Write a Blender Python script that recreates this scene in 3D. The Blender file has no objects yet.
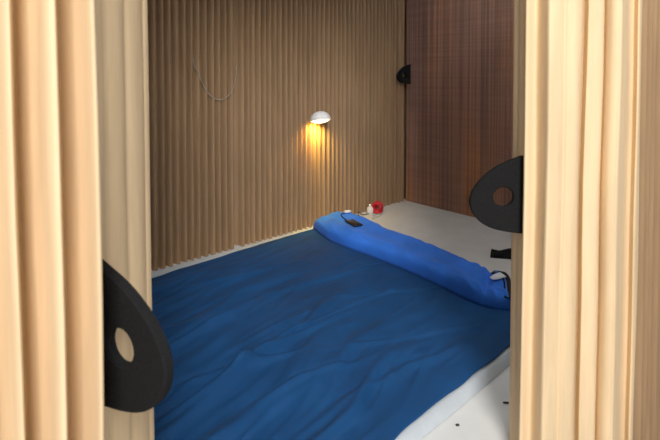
import bpy, bmesh, math, random
from mathutils import Vector, noise, Matrix
random.seed(7)
S = bpy.context.scene
COL = S.collection
PI = math.pi
F = 480.0            # focal length in pixels of the 660 px wide frame
HOR = 75.0           # image row of the horizon
EYE = 1.0            # eye height above the platform

def px(x, Z):        # plan point seen in column x at distance Z
    return Vector(((x - 330) / F * Z, Z))
def gp(x, y, z=0.0): # point at height z seen at pixel x, y
    Z = F * (EYE - z) / (y - HOR)
    return Vector(((x - 330) / F * Z, Z, z))
PITCH = math.radians(1.5)
def ray(x, y):       # direction of the sight line through pixel x, y
    yc = (HOR + F * math.tan(PITCH) - y) / F; c, n = math.cos(PITCH), math.sin(PITCH)
    return Vector(((x - 330) / F, c + n * yc, -n + c * yc)).normalized()
O = Vector((-.912, 2.46)); U = Vector((.735, .678)); V = Vector((.678, -.735))
def R(u, v):         # booth coordinates: u along the long wall, v into the room
    return O + U * u + V * v

# ---------------------------------------------------------------- materials
def new_mat(name):
    m = bpy.data.materials.new(name); m.use_nodes = True
    nt = m.node_tree
    return m, nt, nt.nodes['Principled BSDF'], nt.nodes['Material Output']
def nd(nt, t, **k):
    n = nt.nodes.new(t)
    for a, b in k.items(): setattr(n, a, b)
    return n
def ramp(nt, fac, stops):
    r = nd(nt, 'ShaderNodeValToRGB')
    e = r.color_ramp.elements
    while len(e) < len(stops): e.new(.5)
    for q, (p, c) in zip(e, stops): q.position = p; q.color = (*c, 1)
    nt.links.new(fac, r.inputs['Fac'])
    return r.outputs['Color']
def noise_tex(nt, scale, detail=4, stretch=(1, 1, 1), rough=.5):
    tc = nd(nt, 'ShaderNodeTexCoord'); mp = nd(nt, 'ShaderNodeMapping')
    mp.inputs['Scale'].default_value = stretch
    nt.links.new(tc.outputs['Object'], mp.inputs['Vector'])
    n = nd(nt, 'ShaderNodeTexNoise')
    n.inputs['Scale'].default_value = scale; n.inputs['Detail'].default_value = detail
    n.inputs['Roughness'].default_value = rough
    nt.links.new(mp.outputs['Vector'], n.inputs['Vector'])
    return n.outputs['Fac']
def bump(nt, fac, p, strength, dist=.002):
    b = nd(nt, 'ShaderNodeBump'); b.inputs['Strength'].default_value = strength
    b.inputs['Distance'].default_value = dist
    nt.links.new(fac, b.inputs['Height']); nt.links.new(b.outputs['Normal'], p.inputs['Normal'])
def plain(name, col, rough=.5, metal=0, var=.12, scale=60, bmp=.0, spec=.5):
    m, nt, p, o = new_mat(name)
    f = noise_tex(nt, scale)
    c = ramp(nt, f, [(.3, tuple(v * (1 - var) for v in col)), (.7, tuple(min(1, v * (1 + var)) for v in col))])
    nt.links.new(c, p.inputs['Base Color'])
    p.inputs['Roughness'].default_value = rough; p.inputs['Metallic'].default_value = metal
    p.inputs['Specular IOR Level'].default_value = spec
    if bmp: bump(nt, f, p, bmp)
    return m
def paper(name, col, trans, tcol, streak=.10):
    m, nt, p, o = new_mat(name)
    f = noise_tex(nt, 26, 6, (1, 1, .12), .6)
    c = ramp(nt, f, [(.3, tuple(v * (1 - streak) for v in col)), (.72, tuple(min(1, v * (1 + streak)) for v in col))])
    nt.links.new(c, p.inputs['Base Color'])
    p.inputs['Roughness'].default_value = .8; p.inputs['Specular IOR Level'].default_value = .15
    g = noise_tex(nt, 500, 3)
    bump(nt, g, p, .15, .0008)
    t = nd(nt, 'ShaderNodeBsdfTranslucent'); t.inputs['Color'].default_value = (*tcol, 1)
    mx = nd(nt, 'ShaderNodeMixShader'); mx.inputs['Fac'].default_value = trans
    nt.links.new(p.outputs['BSDF'], mx.inputs[1]); nt.links.new(t.outputs['BSDF'], mx.inputs[2])
    nt.links.new(mx.outputs['Shader'], o.inputs['Surface'])
    return m

M = {}
M['paper'] = paper('kraft_paper', (.84, .65, .42), .10, (.85, .60, .32))
M['wall'] = paper('wall_paper', (.38, .25, .145), .05, (.75, .45, .22), .14)  # also paints the shade of the right screen's receding pleats
M['felt'] = plain('black_felt', (.014, .014, .015), .95, var=.35, scale=400, bmp=.4, spec=.1)
M['floor'] = plain('white_floor_cloth', (.68, .685, .68), .8, var=.04, scale=9, bmp=.2, spec=.2)
M['shade_cloth'] = paper('white_shade_cloth', (.62, .62, .60), .5, (.8, .8, .8), .04)
M['hall'] = plain('hall_floor', (.42, .40, .37), .5, var=.08, scale=4)
M['ticking'] = plain('white_ticking', (.50, .55, .60), .85, var=.04, scale=30, bmp=.2, spec=.2)
M['white'] = plain('white_plastic', (.82, .82, .84), .35, var=.02)
M['whitepaper'] = plain('white_label_cloth', (.8, .84, .88), .7, var=.03)
M['black'] = plain('black_plastic', (.012, .012, .014), .4, var=.2)
M['screen'] = plain('dark_glass', (.03, .03, .032), .15, var=.1)
M['webbing'] = plain('black_webbing', (.010, .010, .012), .8, var=.3, scale=300, bmp=.4, spec=.2)
M['red'] = plain('red_plastic_cord', (.55, .012, .03), .4, var=.15)
M['cord'] = plain('grey_thread', (.36, .33, .29), .7, var=.1)
M['crumb'] = plain('brown_crumb', (.06, .045, .03), .9, var=.3)

# woven, reddish back wall: fine upright ribs crossed by fine horizontal threads
m, nt, p, o = new_mat('woven_back_wall'); M['weave'] = m
tc = nd(nt, 'ShaderNodeTexCoord')
def wave(scale, axis, dist):
    mp = nd(nt, 'ShaderNodeMapping')
    nt.links.new(tc.outputs['Object'], mp.inputs['Vector'])
    w = nd(nt, 'ShaderNodeTexWave'); w.bands_direction = axis
    w.inputs['Scale'].default_value = scale; w.inputs['Distortion'].default_value = dist
    w.inputs['Detail'].default_value = 3; w.inputs['Detail Scale'].default_value = 2
    nt.links.new(mp.outputs['Vector'], w.inputs['Vector'])
    return w.outputs['Fac']
big = noise_tex(nt, 5.5, 3, (1, 1, .14))
fine = noise_tex(nt, 60, 3, (.02, .02, 1.2))
vert = noise_tex(nt, 70, 2, (1, 1, .004))
c0 = ramp(nt, big, [(.30, (.40, .25, .20)), (.52, (.53, .31, .225)), (.70, (.66, .33, .17))])
mx = nd(nt, 'ShaderNodeMix', data_type='RGBA', blend_type='MULTIPLY')
mx.inputs['Factor'].default_value = .8
nt.links.new(c0, mx.inputs[6])
nt.links.new(ramp(nt, fine, [(.35, (.80, .79, .80)), (.62, (1.0, .98, .97))]), mx.inputs[7])
mx2 = nd(nt, 'ShaderNodeMix', data_type='RGBA', blend_type='MULTIPLY'); mx2.inputs['Factor'].default_value = .75
nt.links.new(mx.outputs[2], mx2.inputs[6])
nt.links.new(ramp(nt, vert, [(.36, (.42, .40, .42)), (.62, (1, 1, 1))]), mx2.inputs[7])
nt.links.new(mx2.outputs[2], p.inputs['Base Color'])
p.inputs['Roughness'].default_value = .6; p.inputs['Specular IOR Level'].default_value = .35
t = nd(nt, 'ShaderNodeBsdfTranslucent'); t.inputs['Color'].default_value = (.5, .2, .1, 1)
ms = nd(nt, 'ShaderNodeMixShader'); ms.inputs['Fac'].default_value = .2
nt.links.new(p.outputs['BSDF'], ms.inputs[1]); nt.links.new(t.outputs['BSDF'], ms.inputs[2])
nt.links.new(ms.outputs['Shader'], o.inputs['Surface'])

def cloth(name, col, rough, sheen, scol, scale):
    m, nt, p, o = new_mat(name)
    f = noise_tex(nt, 7, 4)
    c = ramp(nt, f, [(.3, tuple(v * .86 for v in col)), (.7, tuple(v * 1.14 for v in col))])
    nt.links.new(c, p.inputs['Base Color'])
    p.inputs['Roughness'].default_value = rough
    p.inputs['Specular IOR Level'].default_value = .18
    p.inputs['Sheen Weight'].default_value = sheen
    p.inputs['Sheen Roughness'].default_value = .4
    p.inputs['Sheen Tint'].default_value = (*scol, 1)
    bump(nt, noise_tex(nt, scale, 4), p, .25, .0015)
    return m
M['sheet'] = cloth('navy_cotton', (.008, .063, .190), .6, .05, (.55, .6, .7), 150)
M['bag'] = cloth('blue_fleece', (.04, .20, .80), .75, .25, (.5, .6, .9), 220)
m, nt, p, o = new_mat('lit_bulb'); M['bulb'] = m
p.inputs['Base Color'].default_value = (1, .9, .65, 1)
p.inputs['Emission Color'].default_value = (1, .84, .50, 1); p.inputs['Emission Strength'].default_value = 3

# ---------------------------------------------------------------- helpers
def link(name, bm, mat, parent=None, smooth=True, loc=None):
    me = bpy.data.meshes.new(name); bm.normal_update(); bm.to_mesh(me); bm.free()
    if smooth:
        for f in me.polygons: f.use_smooth = True
    me.materials.append(mat)
    ob = bpy.data.objects.new(name, me); COL.objects.link(ob)
    if parent: ob.parent = parent
    if loc is not None: ob.location = loc
    return ob
def tag(ob, label=None, cat=None, group=None, kind=None):
    for k, v in (('label', label), ('category', cat), ('group', group), ('kind', kind)):
        if v: ob[k] = v
    return ob
def empty(name, loc, label, cat, group=None):
    e = bpy.data.objects.new(name, None); COL.objects.link(e); e.location = loc
    e.empty_display_size = .05
    return tag(e, label, cat, group)
def grid_mesh(cols):                       # list of columns, each a list of points
    bm = bmesh.new(); vs = [[bm.verts.new(p) for p in c] for c in cols]
    for a, b in zip(vs, vs[1:]):
        for i in range(len(a) - 1): bm.faces.new((a[i], b[i], b[i + 1], a[i + 1]))
    return bm
def tube(pts, r, n=8, closed=False, caps=True):
    bm = bmesh.new(); rings = []; k = len(pts); pts = [Vector(q) for q in pts]
    prev = None
    for i, q in enumerate(pts):
        if closed: t = pts[(i + 1) % k] - pts[i - 1]
        else: t = pts[min(i + 1, k - 1)] - pts[max(i - 1, 0)]
        t.normalize()
        a = prev if prev is not None else (Vector((0, 0, 1)) if abs(t.z) < .9 else Vector((1, 0, 0)))
        a = (a - t * a.dot(t)).normalized(); prev = a; b = t.cross(a)
        rr = r(i / (k - 1)) if callable(r) else r
        rings.append([bm.verts.new(q + (a * math.cos(2 * PI * j / n) + b * math.sin(2 * PI * j / n)) * rr) for j in range(n)])
    for i in range(k if closed else k - 1):
        A, B = rings[i], rings[(i + 1) % k]
        for j in range(n): bm.faces.new((A[j], A[(j + 1) % n], B[(j + 1) % n], B[j]))
    if caps and not closed:
        bm.faces.new(rings[0][::-1]); bm.faces.new(rings[-1])
    return bm
def spline(pts, n=12, closed=False):       # Catmull-Rom
    pts = [Vector(p) for p in pts]; out = []; k = len(pts)
    for i in range(k if closed else k - 1):
        if closed: a, b, c, d = (pts[(i + j - 1) % k] for j in range(4))
        else: a, b, c, d = pts[max(i - 1, 0)], pts[i], pts[i + 1], pts[min(i + 2, k - 1)]
        for j in range(n):
            t = j / n
            out.append(.5 * ((2 * b) + (c - a) * t + (2 * a - 5 * b + 4 * c - d) * t * t + (3 * b - a - 3 * c + d) * t ** 3))
    if not closed: out.append(pts[-1])
    return out
def rbox(sx, sy, sz, bev=.004, seg=3, z0=0):
    bm = bmesh.new(); bmesh.ops.create_cube(bm, size=1)
    bmesh.ops.scale(bm, vec=(sx, sy, sz), verts=bm.verts)
    bmesh.ops.translate(bm, vec=(0, 0, sz / 2 + z0), verts=bm.verts)
    bmesh.ops.bevel(bm, geom=bm.edges[:], offset=bev, segments=seg, affect='EDGES', profile=.5)
    return bm
def lathe(prof, n=40):
    bm = bmesh.new(); rings = []
    for r, z in prof:
        rings.append([bm.verts.new((r * math.cos(2 * PI * j / n), r * math.sin(2 * PI * j / n), z)) for j in range(n)])
    for A, B in zip(rings, rings[1:]):
        for j in range(n): bm.faces.new((A[j], A[(j + 1) % n], B[(j + 1) % n], B[j]))
    bmesh.ops.remove_doubles(bm, verts=bm.verts, dist=1e-5)
    return bm

# ---- pleated paper: a run of valley points, a rounded pleat between each two
def resample(path, pitch, jit=.12):
    pts = [Vector(p) for p in path]; L = [0]
    for a, b in zip(pts, pts[1:]): L.append(L[-1] + (b - a).length)
    n = max(1, round(L[-1] / pitch)); out = []
    for i in range(n + 1):
        s = L[-1] * i / n
        if 0 < i < n: s += random.uniform(-jit, jit) * pitch
        k = 0
        while k < len(L) - 2 and L[k + 1] < s: k += 1
        f = (s - L[k]) / (L[k + 1] - L[k])
        out.append(pts[k].lerp(pts[k + 1], f))
    return out
def pleats(val, depth, n=8, power=.62, skew=0.0, gap=0.0):
    """val: valley points; the pleats bulge to the right-hand side of the run; depth may be per pleat"""
    out = []
    for i, (a, b) in enumerate(zip(val, val[1:])):
        d = depth[i] if isinstance(depth, (list, tuple)) else depth * random.uniform(.85, 1.15)
        t = b - a; nrm = Vector((t.y, -t.x)).normalized()
        for j in range(n):
            s = j / n
            w = math.sin(PI * min(1, max(0, (s - gap) / (1 - 2 * gap)))) ** power if s > 0 else 0
            out.append(a + t * (s + skew * math.sin(PI * s)) + nrm * d * w)
    out.append(val[-1].copy())
    return out
def sheet_up(plan, height, rows=14, wob=.002, lean=(0, 0), seed=0., z0=.0):
    cols = []
    for i, q in enumerate(plan):
        c = []
        for k in range(rows + 1):
            z = z0 + (height - z0) * (k / rows)
            n1 = noise.noise(Vector((q.x * 9 + seed, q.y * 9, z * 2.2))) * wob
            n2 = noise.noise(Vector((q.x * 9 + 40 + seed, q.y * 9, z * 2.2))) * wob
            c.append((q.x + n1 + lean[0] * (1 - z), q.y + n2 + lean[1] * (1 - z), z))
        cols.append(c)
    return grid_mesh(cols)

# ---------------------------------------------------------------- setting
H = 1.9
def floor_mesh():
    bm = bmesh.new(); NU, NVv = 70, 44
    cols = []
    for i in range(NU + 1):
        u = -2.0 + 4.4 * i / NU
        v1 = 1.86 - .048 * max(0, min(1, (u + .5) / .3))
        c = []
        for j in range(NVv + 1):
            q = R(u, -.25 + (v1 + .25) * j / NVv)
            c.append((q.x, q.y, -.0015 + noise.noise(Vector((q.x * 1.7, q.y * 1.7, 3))) * .0015))
        cols.append([(c[0][0], c[0][1], -.45)] + c + [(c[-1][0], c[-1][1], -.45)])
    return grid_mesh(cols)
tag(link('floor', floor_mesh(), M['floor'], smooth=False), kind='structure')
bm = bmesh.new(); bmesh.ops.create_grid(bm, x_segments=2, y_segments=2, size=4.5)
bmesh.ops.translate(bm, vec=(.4, 0, -.45), verts=bm.verts)
tag(link('floor', bm, M['hall']), kind='structure')
# unseen cloth roof added over the booth to shade its upper walls
bm = bmesh.new()
c8 = []
for z in (H + .002, H + .03):
    for u, v in ((-1.65, -.14), (2.2, -.14), (2.2, 1.76), (-1.65, 1.76)):
        q = R(u, v); c8.append(bm.verts.new((q.x, q.y, z)))
for f in ((0, 1, 2, 3), (7, 6, 5, 4), (0, 4, 5, 1), (1, 5, 6, 2), (2, 6, 7, 3), (3, 7, 4, 0)): bm.faces.new([c8[k] for k in f])
tag(link('added_shade_roof', bm, M['shade_cloth'], smooth=False), kind='structure')

# long wall on the left: inner face, rounded far corner, outer face
seam_u = .485
inner = [R(-1.6, 0), R(seam_u - .022, 0)]
runA = resample(inner, .0405)
runB = resample([R(seam_u + .012, 0), R(1.78, .0), R(1.90, .008), R(1.98, .03), px(399, 3.88), px(409, 3.87)], .0395)
runC = resample([px(409, 3.93), R(1.98, -.02), R(1.8, -.10), R(0, -.12), R(-1.6, -.12)], .08)
plan = pleats(runA, .045, 14, .5, 0, .12) + [R(seam_u - .012, -.07), R(seam_u + .004, -.07)] + pleats(runB, [.045 if i < len(runB) - 9 else .030 for i in range(len(runB) - 1)], 14, .5, 0, .12) + pleats(runC, .03, 5)
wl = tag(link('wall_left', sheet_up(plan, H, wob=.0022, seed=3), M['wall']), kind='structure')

# back wall, woven and finely ribbed
b0 = px(406.5, 3.80); b1 = b0 + (R(0, 1) - R(0, 0)) * 1.86
run = resample([b0, b1], .016)
bdir = (b1 - b0).normalized(); bn = Vector((bdir.y, -bdir.x))
if bn.dot(-b0) < 0: bn = -bn
# ribs bulge to the right-hand side of the run, so run from the far end to the corner if needed
t = b1 - b0
if Vector((t.y, -t.x)).dot(bn) < 0: run = run[::-1]
plan = pleats(run, .004, 5)
back = run[::-1]
plan = plan + [q - bn * .10 for q in resample([run[-1], run[0]], .08)]
tag(link('wall_back', sheet_up(plan, H, wob=.002, seed=9), M['weave']), kind='structure')

# end wall of the booth on the near left (behind the left screen)
run = resample([R(-1.55, 1.74), R(-1.55, .06)], .04)
tr = run[-1] - run[0]
if Vector((tr.y, -tr.x)).dot(U) < 0: run = run[::-1]
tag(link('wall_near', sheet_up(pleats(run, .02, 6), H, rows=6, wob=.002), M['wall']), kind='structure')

# ---------------------------------------------------------------- felt handle
PROF = [(-.035, .116), (0, .107), (.028, .096), (.052, .086), (.075, .073), (.095, .058), (.112, .042), (.127, .022),
        (.136, .002), (.138, -.018), (.133, -.038), (.122, -.055), (.105, -.069), (.084, -.079), (.06, -.085), (.03, -.089), (-.035, -.094)]
def handle(parent, base, z, dvec, thick, scale=1.0, name='felt_handle', hole=True):
    d = Vector((dvec[0], dvec[1], 0)).normalized(); n = Vector((d.y, -d.x, 0))
    up = Vector((0, 0, 1)); c = Vector((base.x, base.y, z))
    outl = spline([(a, b, 0) for a, b in PROF], 3)
    outl = [(p.x * scale, p.y * scale) for p in outl]
    hc, hr, K = (.056 * scale, 0.0), .0245 * scale, len(outl)
    # ring of hole points facing each outline point
    bm = bmesh.new()
    def P(a, b, s): return c + d * a + up * b + n * s
    h = thick / 2; bev = thick * .16
    # resample outline so angles around hole are monotone
    ang = [math.atan2(b - hc[1], a - hc[0]) for a, b in outl]
    hol = [(hc[0] + hr * math.cos(t), hc[1] + hr * math.sin(t)) for t in ang]
    # close back edge
    extra = 8
    a0, a1 = outl[-1], outl[0]
    for i in range(1, extra):
        f = i / extra; q = (a0[0] + (a1[0] - a0[0]) * f, a0[1] + (a1[1] - a0[1]) * f)
        outl.append(q); t = math.atan2(q[1] - hc[1], q[0] - hc[0])
        hol.append((hc[0] + hr * math.cos(t), hc[1] + hr * math.sin(t)))
    K = len(outl)
    def shrink(q, k):
        v = Vector((q[0] - hc[0], q[1] - hc[1])); l = v.length
        v *= (l - k) / l
        return (hc[0] + v.x, hc[1] + v.y)
    rings = []
    for (src, k, s) in ((hol, 0, h - bev), (hol, -bev, h), (outl, bev, h), (outl, 0, h - bev), (outl, 0, -h + bev), (outl, bev, -h), (hol, -bev, -h), (hol, 0, -h + bev)):
        rings.append([bm.verts.new(P(*shrink(q, k), s)) for q in src])
    for A, B in zip(rings, rings[1:] + rings[:1]):
        for j in range(K): bm.faces.new((A[j], A[(j + 1) % K], B[(j + 1) % K], B[j]))
    bmesh.ops.recalc_face_normals(bm, faces=bm.faces)
    o = link(name, bm, M['felt'], parent, smooth=False)
    return tag(o, 'black felt pull handle with a round hole')

# ---------------------------------------------------------------- left screen (near)
def root_at(q, *a): return empty('pleated_paper_screen', (q.x, q.y, 0), *a)
def child_mesh(name, bm, mat, root):
    o = link(name, bm, mat, root); o.matrix_parent_inverse = Matrix.Translation(-root.location)
    return o
le = px(99, .64)
ls = root_at(le, 'cream pleated paper screen at the left edge, nearest the camera', 'screen', 'paper entrance screens')
d = -U
def px3(l): return [Vector((*px(x, Z), 0)) for x, Z in l]
far = [px(-75, .545) - U * .8, px(-75, .545)]
plan = pleats(resample(far, .06), .03, 10, .75)[:-1]
prof = [(-75, .56), (-62, .538), (-44, .516), (-34, .510), (-29, .516), (-29, .560), (-18, .558), (-2, .540), (8, .529), (14, .535), (14.5, .580),
        (22, .582), (36, .566), (47, .549), (54, .546), (58, .555), (58.5, .608), (64, .614), (77, .598), (89, .580), (94, .578), (96.5, .59), (95, .64)]
plan += [p.xy for p in spline(px3(prof), 6)]
child_mesh('outer_pleats', sheet_up(plan, H, rows=16, wob=.0035, lean=(.010, 0), seed=21), M['paper'], ls)
plan = pleats([px(95, .64), px(96, .70), px(103, .74), px(122, .82), px(143, .92)], [.001, .003, .012, .010], 9)
plan += pleats([px(143, .92), px(149, .95), px(138, .985)], [.003, .006], 5)
plan += pleats(resample([px(138, .985), R(-.85, 1.50), R(-1.5, 1.50)], .06), .018, 6)
child_mesh('inner_pleats', sheet_up(plan, H, rows=16, wob=.003, lean=(.006, 0), seed=71), M['paper'], ls)
hb = px(92.5, .690)
a = math.radians(-27)
ho = handle(ls, hb, .622, (math.cos(a), math.sin(a)), .017, 1.06)
ho.matrix_parent_inverse = Matrix.Translation(-ls.location)

# ---------------------------------------------------------------- right screen
re_ = px(525, 1.20)
rs = root_at(re_, 'cream pleated paper screen on the right of the entrance, its pleats bunched together', 'screen', 'paper entrance screens')
prof = [(525, 1.235), (525, 1.21), (528, 1.203), (534, 1.212), (538, 1.208), (544, 1.182), (547.5, 1.168), (551, 1.166), (560, 1.178), (564, 1.186), (568, 1.183), (576, 1.188),
        (580, 1.206), (581, 1.235), (584, 1.232), (586, 1.215), (592, 1.214), (599, 1.216), (602, 1.225), (602.5, 1.25), (605, 1.238), (611, 1.222), (617, 1.216), (621, 1.222),
        (623, 1.30), (627, 1.40), (633, 1.42), (637, 1.40), (640, 1.41), (641.5, 1.46)]
plan_o = [p.xy for p in spline(px3(prof), 6)]
far0 = px(641, 1.46) - V * .047 - U * .05
recede = resample([far0, far0 + U * 1.28], .058, .2)
tag(link('screen_right_shaded', sheet_up(pleats(recede, .047, 14, .7, 0, .22), H, rows=12, wob=.003, seed=15, z0=-.45), M['wall']), kind='structure')  # receding pleats of the right screen, their shade put in by browner paper
child_mesh('outer_pleats', sheet_up(plan_o, H, rows=16, wob=.004, lean=(-.006, 0), seed=55, z0=-.45), M['paper'], rs)
inn = [px(525, 1.205), px(524.5, 1.23), px(519, 1.265), px(513.3, 1.30), px(522, 1.36)]
tail = resample([R(1.75, 1.86), R(.45, 1.86), px(522, 1.36)], .06)
plan = pleats(tail, .012, 6) + pleats(inn[::-1], [.003, .006, .006, .001], 8)
child_mesh('inner_pleats', sheet_up(plan, H, rows=16, wob=.002, seed=65, z0=-.45), M['paper'], rs)
hb = px(527, 1.235)
ho = handle(rs, hb, EYE - (199 - HOR) / F * 1.22, (-1, .06), .016, 1.04)
ho.matrix_parent_inverse = Matrix.Translation(-rs.location)
# small handle where the long wall ends in the far corner
c = px(407.5, 3.72)
handle(wl, c, EYE, (-1, -.55), .02, .72)

# ---------------------------------------------------------------- mattress, sheet
MT = .028
def cloth_grid(u0, u1, v0, v1, nu, nv, fn):
    cols = []
    for i in range(nu + 1):
        u = u0 + (u1 - u0) * i / nu; c = []
        for j in range(nv + 1):
            v = v0 + (v1 - v0) * j / nv
            uu, vv, z = fn(u, v, i / nu, j / nv)
            q = R(uu, vv); c.append((q.x, q.y, z))
        cols.append(c)
    return grid_mesh(cols)
def mat_top(u, v, a, b):
    e = min(min(a, 1 - a) * 1.67, min(b, 1 - b) * 1.6)     # metres from the edge
    z = MT * min(1, math.sqrt(max(0, 1 - (1 - min(1, e / .03)) ** 2)))
    return u, v + noise.noise(Vector((u * 4, v, 1))) * .006, max(.001, z)
bm = cloth_grid(-.58, 1.09, .085, 1.648, 130, 120, mat_top)
bm2 = cloth_grid(-.58, 1.09, .085, 1.648, 1, 1, lambda u, v, a, b: (u, v, .0006))
me_tmp = bpy.data.meshes.new('tmp'); bm2.to_mesh(me_tmp); bm2.free(); bm.from_mesh(me_tmp); bpy.data.meshes.remove(me_tmp)
tag(link('mattress', bm, M['ticking']), 'thin white mattress on the floor under the dark blue sheet', 'mattress')

def ridge(x): return math.exp(-(x / .20) ** 2)
def wr(u, v):
    # folds run mostly along the bed, slanting towards the long wall
    p = u * .975 - v * .22; q = u * .22 + v * .975
    w = noise.noise(Vector((u * 2.2, v * 2.2, 5))) * .10
    n1 = ridge(noise.noise(Vector((p * 1.0, (q + w) * 6.0, 2.0))))
    n2 = ridge(noise.noise(Vector((p * 2.8, (q + w * .6) * 15, 9.0))))
    n3 = noise.noise(Vector((p * 5, (q + w * .4) * 26, 4.0)))
    n4 = noise.noise(Vector((u * 2.0, v * 2.0, 1.0)))
    near = .45 + .75 * max(0, min(1, (.75 - u) / .9))
    return near * (n1 * .013 + n2 * .0050 + n3 * .0020) + n4 * .005 + .004
# named creases of the photograph: pixel start, pixel end, height, half width
CR = [((165, 420), (318, 312), .020, .022), ((152, 352), (262, 302), .016, .022), ((225, 372), (352, 316), .012, .016),
      ((300, 330), (402, 290), .011, .014), ((180, 392), (300, 352), .010, .018), ((160, 300), (290, 262), .009, .02),
      ((220, 300), (330, 262), .008, .02), ((250, 300), (390, 262), .009, .018), ((330, 350), (470, 330), .007, .016),
      ((250, 410), (370, 362), .008, .016), ((330, 418), (452, 350), .007, .02), ((340, 300), (440, 285), .007, .014)]
CRW = []
for a_, b_, hh, ww in CR:
    A3, B3 = gp(*a_, .05), gp(*b_, .05)
    A2 = Vector(((A3.xy - O).dot(U), (A3.xy - O).dot(V))); B2 = Vector(((B3.xy - O).dot(U), (B3.xy - O).dot(V)))
    CRW.append((A2, B2, hh, ww))
def crease(u, v):
    z = 0; q = Vector((u, v))
    for i, (A2, B2, hh, ww) in enumerate(CRW):
        t = B2 - A2; L = t.length; t = t / L; s = (q - A2).dot(t) / L
        if s < -.15 or s > 1.15: continue
        n = Vector((-t.y, t.x)); bend = .02 * math.sin(s * 3.1 + i) + .012 * noise.noise(Vector((s * 4, i * 7.3, 0)))
        dd = (q - A2).dot(n) - bend
        fade = math.sin(PI * (s + .15) / 1.3)
        k = dd / ww
        prof = math.exp(-k * k * (1.0 if k > 0 else 3.2)) - .35 * math.exp(-((k + 1.1) ** 2) * 2)
        z += 1.35 * hh * fade * prof
    return z
def sheet_fn(u, v, a, b):
    e0 = noise.noise(Vector((u * 2.3, 8, 0))) * .018 + noise.noise(Vector((u * 9, 8, 0))) * .006
    el = .155 + .055 * (1 - a); er = 1.622
    vv = (el + (er - el) * b) + e0 * (abs(b - .5) * 2) ** 2
    dr = (1 - b) * 1.5
    z = MT + .004 + (max(.0, wr(u, vv)) + max(-.004, crease(u, vv))) * min(1, .15 + dr / .12) * min(1, .3 + b / .06) * max(.0, min(1, (.90 - u) / .16))
    return u + noise.noise(Vector((vv * 4, 2, 0))) * .01 * (abs(a - .5) * 2) ** 4, vv, z
bm = cloth_grid(-.555, .99, 0, 1, 260, 240, lambda u, v, a, b: sheet_fn(u, v, a, b))
sh = tag(link('bed_sheet', bm, M['sheet']), 'wrinkled dark blue sheet spread over the thin white mattress', 'bed sheet')
so = sh.modifiers.new('thick', 'SOLIDIFY'); so.thickness = .003; so.offset = -1

# ---------------------------------------------------------------- sleeping bag
fr = [(313, 229), (331, 242), (365, 255), (400, 269), (440, 287), (472, 303), (494, 310.5), (512, 313.5)]
bk = [(343, 212), (366, 218.5), (392, 229.5), (415, 239), (440, 249), (466, 260.5), (486, 268), (507, 276)]
ZB = MT + .006
FR = [gp(x, y, ZB + .006) for x, y in fr]; BK = [gp(x, y, ZB + .062) for x, y in bk]
FR = spline(FR, 14); BK = spline(BK, 14)
n = len(FR); cols = []
NV = 48
for i in range(n):
    s = i / (n - 1); A = FR[i]; B = BK[i]; c = []
    hgt = .074 * (1 + .10 * noise.noise(Vector((s * 5, 0, 0))))
    end = min(1, min(s, 1 - s) / .035); hgt *= .50 + .50 * math.sqrt(max(0, 1 - (1 - end) ** 2))
    for j in range(NV + 1):
        b = j / NV
        th = PI * (1 - b)
        x = .5 + .5 * math.copysign(abs(math.cos(th)) ** .42, math.cos(th))
        zz = abs(math.sin(th)) ** .50
        q = A.lerp(B, x)
        w = noise.noise(Vector((s * 7, x * 3, 2))) * .008 + ridge(noise.noise(Vector((s * 11 + x * 4, x * 5, 6)))) * .008 + noise.noise(Vector((s * 30, x * 9, 4))) * .003
        # long dip where the layers are folded together
        w -= .012 * math.exp(-((x - .40 - .1 * math.sin(s * 5)) / .12) ** 2)
        # diagonal fold at the right end
        k = (s - .80 - .10 * x) / .025
        w -= .022 * math.exp(-k * k)
        k2 = (s - .90 + .08 * x) / .014
        w -= .010 * math.exp(-k2 * k2)
        # small lip of the folded layer along the front
        if x < .12: w -= .004 * math.sin(zz * PI * 2)
        z = ZB + zz * (hgt + w)
        c.append((q.x, q.y, max(ZB, z)))
    cols.append(c)
bm = grid_mesh(cols)
bm.verts.ensure_lookup_table()
for c0 in (0, n - 1):
    bm.faces.new([bm.verts[c0 * (NV + 1) + j] for j in range(NV + 1)])
for i in range(n - 1):
    a0, a1 = i * (NV + 1), (i + 1) * (NV + 1)
    bm.faces.new((bm.verts[a0], bm.verts[a0 + NV], bm.verts[a1 + NV], bm.verts[a1]))
bmesh.ops.recalc_face_normals(bm, faces=bm.faces)
mid = (FR[n // 2] + BK[n // 2]) / 2
sb = empty('sleeping_bag', (mid.x, mid.y, ZB), 'bright blue folded sleeping bag lying across the far end of the bed', 'sleeping bag')
from mathutils.bvhtree import BVHTree
TREE = BVHTree.FromBMesh(bm)
def hit(x, y, lift=.002):
    d_ = ray(x, y); e_ = Vector((0, 0, EYE))
    r = TREE.ray_cast(e_, d_)
    if r[0] is not None:
        nn = r[1] if r[1].z > -.2 else -r[1]
        return r[0] + nn * lift
    return e_ + d_ * ((EYE - lift) / -d_.z)
child_mesh('shell', bm, M['bag'], sb)
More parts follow.
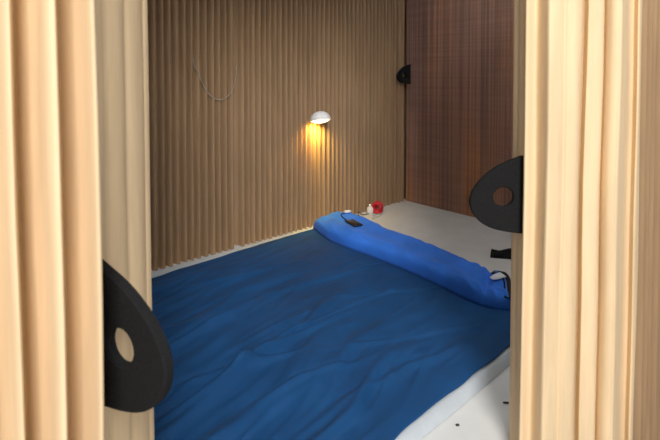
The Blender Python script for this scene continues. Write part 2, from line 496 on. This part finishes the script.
# white care label and black band at the right end
def ribbon(name, L, Rr, mat, root, label, lift, thick=.004, n=6):
    A = spline([hit(x, y, lift) for x, y in L], n); B = spline([hit(x, y, lift) for x, y in Rr], n)
    ob = child_mesh(name, grid_mesh([[a, a.lerp(b, .5), b] for a, b in zip(A, B)]), mat, root)
    mo = ob.modifiers.new('t', 'SOLIDIFY'); mo.thickness = thick; mo.offset = 1
    return tag(ob, label)
ribbon('end_strap', [(492, 274.5), (496, 274.5), (500, 276), (503, 281), (504, 288), (504.5, 298)], [(494, 271.5), (500, 272), (506, 274), (509.5, 280), (510, 288), (509, 299)],
       M['webbing'], sb, 'black webbing strap', .004, .005)
ribbon('care_label', [(491.5, 279), (496, 276), (501, 274.6)], [(494, 281.6), (499, 281), (505, 278.5)], M['whitepaper'], sb, 'white cloth label', .011, .003)

# black strap on the floor behind the bag
top = spline([gp(493.5, 251, .02), gp(497, 252, .02), gp(502, 252.8, .02), (gp(511, 250.5, .02)), gp(520, 252, .02)], 6)
bot = spline([gp(491.8, 259.5), gp(497, 260), gp(502, 260.3), gp(511, 261), gp(520, 262.5)], 6)
cols = []
for i, (a_, b_) in enumerate(zip(top, bot)):
    c = []
    for j in range(11):
        t = j / 10; q = b_.lerp(a_, t)
        c.append((q.x, q.y, .003 + .026 * math.sin(PI * min(1, t * .75)) ** .6 + .003 * noise.noise(Vector((i * .4, t * 4, 0)))))
    cols.append([(c[0][0], c[0][1], .001)] + c + [(c[-1][0], c[-1][1], .001)])
bm = grid_mesh(cols)
bm.verts.ensure_lookup_table(); nr = len(cols[0])
for k in (0, len(cols) - 1): bm.faces.new([bm.verts[k * nr + j] for j in range(nr)])
st = tag(link('carry_strap', bm, M['webbing']), 'black webbing strap on the white floor behind the right end of the blue sleeping bag', 'strap')
# ---------------------------------------------------------------- phone, cables, red coil
P0 = hit(353.5, 224.5, .001)
ax = hit(361, 228.5, 0) - hit(346, 220.5, 0)
nrm = ax.cross(hit(351, 229, 0) - hit(357, 220, 0)).normalized()
if nrm.z < 0: nrm = -nrm
ax.normalize(); ay = nrm.cross(ax)
ph = empty('mobile_phone', P0 + nrm * .003, 'small black phone lying on the left end of the blue sleeping bag', 'phone')
ph.rotation_euler = Matrix((ax, ay, nrm)).transposed().to_euler()
link('casing', rbox(.116, .060, .011, .004, 3, 0), M['black'], ph)
link('screen', rbox(.094, .048, .002, .0008, 2, .0102), M['screen'], ph)
def cable(name, pts, r, mat, label, cat, group=None):
    return tag(link(name, tube(spline(pts, 10), r, 8), mat), label, cat, group)
zt = ZB + .078
cable('charging_cable', [hit(346.5, 220.5, .006), hit(343.5, 218.5, .005), hit(341.3, 216, .005), hit(342.5, 214.2, .005), hit(346, 213.6, .006)], .003, M['black'],
      'short black cable curling from the phone to a white connector on the blue bag', 'cable')
cable('black_cord', [hit(358.8, 216.5, .006), hit(358.6, 214.8, .007), gp(358.6, 213.4, .05), gp(358.2, 212.2, .06), gp(359.5, 213.2, .045), gp(362, 215.3, .012), gp(366, 215.4, .005), gp(369, 214.6, .006)], .003, M['black'],
      'thin black cord looping from the back of the blue bag to the white plug', 'cord')
c = hit(347.3, 213.2, .004)
cn = empty('cable_connector', c, 'small white connector lying on the back edge of the blue bag beside the phone', 'connector')
bm = rbox(.040, .022, .014, .004, 3, 0); link('housing', bm, M['white'], cn)
bm = rbox(.014, .012, .006, .001, 1, .004); bmesh.ops.translate(bm, vec=(.026, 0, 0), verts=bm.verts); link('metal_tip', bm, M['cord'], cn)
cn.rotation_euler = (0, 0, .5)
c = gp(370.3, 214.3, 0)
pg = empty('power_plug', (c.x, c.y, 0), 'white power plug on the floor beside the red cord coil', 'plug')
prof = [(0, 0), (.020, 0), (.024, .004), (.024, .030), (.020, .042), (.012, .050), (0, .050)]
link('plug_body', lathe(prof, 24), M['white'], pg)
bm = rbox(.016, .016, .018, .004, 3, .048); link('strain_relief', bm, M['white'], pg)
cable('white_cord', [gp(371.2, 215.4, .006), gp(373, 216.3, .004), gp(376, 215.8, .004), gp(380, 214.8, .004), gp(381, 216, .004), gp(377, 218, .004), gp(372.5, 219.8, .004)], .0035, M['ticking'],
      'thin pale cord curling over the floor between the plug and the sleeping bag', 'cord')
c = gp(378.2, 213.4, .0)
rc = empty('cord_coil', (c.x, c.y, 0), 'small red coil of cord on the white floor in the far corner', 'cord coil')
# coil standing on edge, leaning back, facing the camera
pts = []
for i in range(140):
    t = 2 * PI * 5 * i / 139
    r = .027 + .005 * math.sin(t * .7)
    pts.append((r * math.cos(t), (-.026 + .052 * i / 139) + .004 * math.sin(t * 1.3), .040 + r * 1.05 * math.sin(t)))
o = link('coiled_turns', tube(pts, .0095, 8), M['red'], rc)
pts = [(.028, .012, .03), (.034, -.012, .016), (.022, -.032, .008), (-.012, -.036, .008), (-.030, -.026, .012)]
link('loose_end', tube(spline(pts, 8), .007, 8), M['red'], rc)
rc.rotation_euler = (0, 0, -.35)

# crumbs on the floor at lower right
for i, (x, y, sx, lab) in enumerate(((460, 431, .006, 'tiny dark crumb on the white floor near the bottom, left of the other one'),
                                     (509, 408, .010, 'thin dark splinter on the white floor against the right screen'))):
    bm = bmesh.new(); bmesh.ops.create_icosphere(bm, subdivisions=2, radius=1)
    for v in bm.verts: v.co *= 1 + .3 * noise.noise(v.co * 2 + Vector((i * 5, 0, 0)))
    bmesh.ops.scale(bm, vec=(sx, .004, .003), verts=bm.verts)
    q = gp(x, y, .003)
    tag(link('crumb' if i == 0 else 'splinter', bm, M['crumb'], loc=(q.x, q.y, .002)), lab, 'debris')

# ---------------------------------------------------------------- dome lamp on the long wall
wp = R(1.05, .05)
zl = EYE - (118 - HOR) / F * 3.2
lc = R(1.040, .126)
lamp = empty('wall_lamp', (lc.x, lc.y, zl), 'small white dome lamp glowing warm yellow on the long pleated wall', 'lamp')
rd = .068
prof = [(0, rd * .80)]
for k in range(1, 13):
    t = k / 12 * PI / 2
    prof.append((rd * math.sin(t), rd * .80 * math.cos(t)))
prof += [(rd * 1.03, -.006), (rd * .99, -.008)]
for k in range(11, -1, -1):
    t = k / 12 * PI / 2
    prof.append(((rd - .004) * math.sin(t), (rd * .80 - .004) * math.cos(t) - .001))
sh_ = link('lamp_shade', lathe(prof, 48), M['white'], lamp)
prof = [(0, -.022)] + [(.057 * math.sin(t), -.004 - .018 * math.cos(t)) for t in [PI / 2 * k / 8 for k in range(1, 9)]] + [(.057, .0), (0, .002)]
bl = link('bulb', lathe(prof, 40), M['bulb'], lamp)
tilt = Matrix.Rotation(math.radians(-7), 4, 'Y') @ Matrix.Rotation(math.radians(-13), 4, 'X')
lamp.rotation_euler = tilt.to_euler()
# bracket from dome to the wall
inv = (Matrix.Translation(lamp.location) @ tilt).inverted()
a3 = inv @ Vector((lc.x, lc.y, zl + .040)); b3 = inv @ Vector((wp.x, wp.y, zl + .02)); c3 = inv @ Vector((R(1.05, .008).x, R(1.05, .008).y, zl + .015))
link('bracket', tube(spline([a3, b3, c3], 6), .008, 10), M['white'], lamp)
pl = bpy.data.lights.new('lamp_light', 'SPOT'); pl.energy = 15; pl.color = (1, .64, .11); pl.shadow_soft_size = .03
pl.spot_size = math.radians(145); pl.spot_blend = .8
po = bpy.data.objects.new('lamp_light', pl); COL.objects.link(po)
ll = R(1.040, .094)
po.location = (ll.x, ll.y, zl - .03); 
po.rotation_euler = Vector((-V.x * .55, -V.y * .55, -1)).to_track_quat('-Z', 'Y').to_euler()

# ---------------------------------------------------------------- thread loop hanging on the long wall
def wallp(x, y, v=.05):
    # point of the plane v = const seen at pixel x, y
    k = (x - 330) / F
    # O + U u + V v ; X = k Z
    bx = O.x + V.x * v; by = O.y + V.y * v
    u = (k * by - bx) / (U.x - k * U.y)
    Z = by + U.y * u
    return Vector((bx + U.x * u, Z, EYE - (y - HOR) / F * Z))
pts = [wallp(193, 58, .044), wallp(194.5, 66, .048), wallp(198.5, 73, .050), wallp(201, 80, .050), wallp(206, 90, .050), wallp(213, 98, .050), wallp(222, 99.5, .050),
       wallp(230, 94, .050), wallp(234, 86, .050), wallp(236, 75, .048), wallp(236.5, 66, .044)]
cable('hanging_thread', pts, .0022, M['cord'], 'thin pale thread hanging in a loop on the upper left of the pleated wall', 'thread')
# knots at either end of the loop
# ---------------------------------------------------------------- lights
w = bpy.data.worlds.new('hall'); S.world = w; w.use_nodes = True
bg = w.node_tree.nodes['Background']; bg.inputs[0].default_value = (1, .97, .92, 1); bg.inputs[1].default_value = .28
def area(name, loc, tgt, sx, sy, e, col):
    l = bpy.data.lights.new(name, 'AREA'); l.shape = 'RECTANGLE'; l.size = sx; l.size_y = sy; l.energy = e; l.color = col
    ob = bpy.data.objects.new(name, l); COL.objects.link(ob); ob.location = loc
    ob.rotation_euler = (Vector(tgt) - Vector(loc)).to_track_quat('-Z', 'Y').to_euler()
    return ob
area('hall_window_light', (.60, -2.5, 3.1), (.1, 1.2, .5), 1.2, 1.2, 240, (1, .965, .92))
area('hall_ceiling_light', (1.2, 2.6, 3.6), (.7, 2.4, 0), 1.8, 1.8, 185, (.86, .94, 1))

# ---------------------------------------------------------------- camera
cd = bpy.data.cameras.new('camera'); cam = bpy.data.objects.new('camera', cd); COL.objects.link(cam)
S.camera = cam
cd.sensor_fit = 'HORIZONTAL'; cd.sensor_width = 36; cd.lens = 36 * F / 660
pitch = PITCH
cam.location = (0, 0, EYE); cam.rotation_euler = (PI / 2 - pitch, 0, 0)
cd.shift_y = -((220 - HOR) - F * math.tan(pitch)) / 660
cd.clip_start = .02
cd.dof.use_dof = True; cd.dof.focus_distance = 2.4; cd.dof.aperture_fstop = 7
S.view_settings.view_transform = 'Standard'; S.view_settings.look = 'None'
S.view_settings.gamma = 1; S.view_settings.use_curve_mapping = False
S.view_settings.exposure = 0
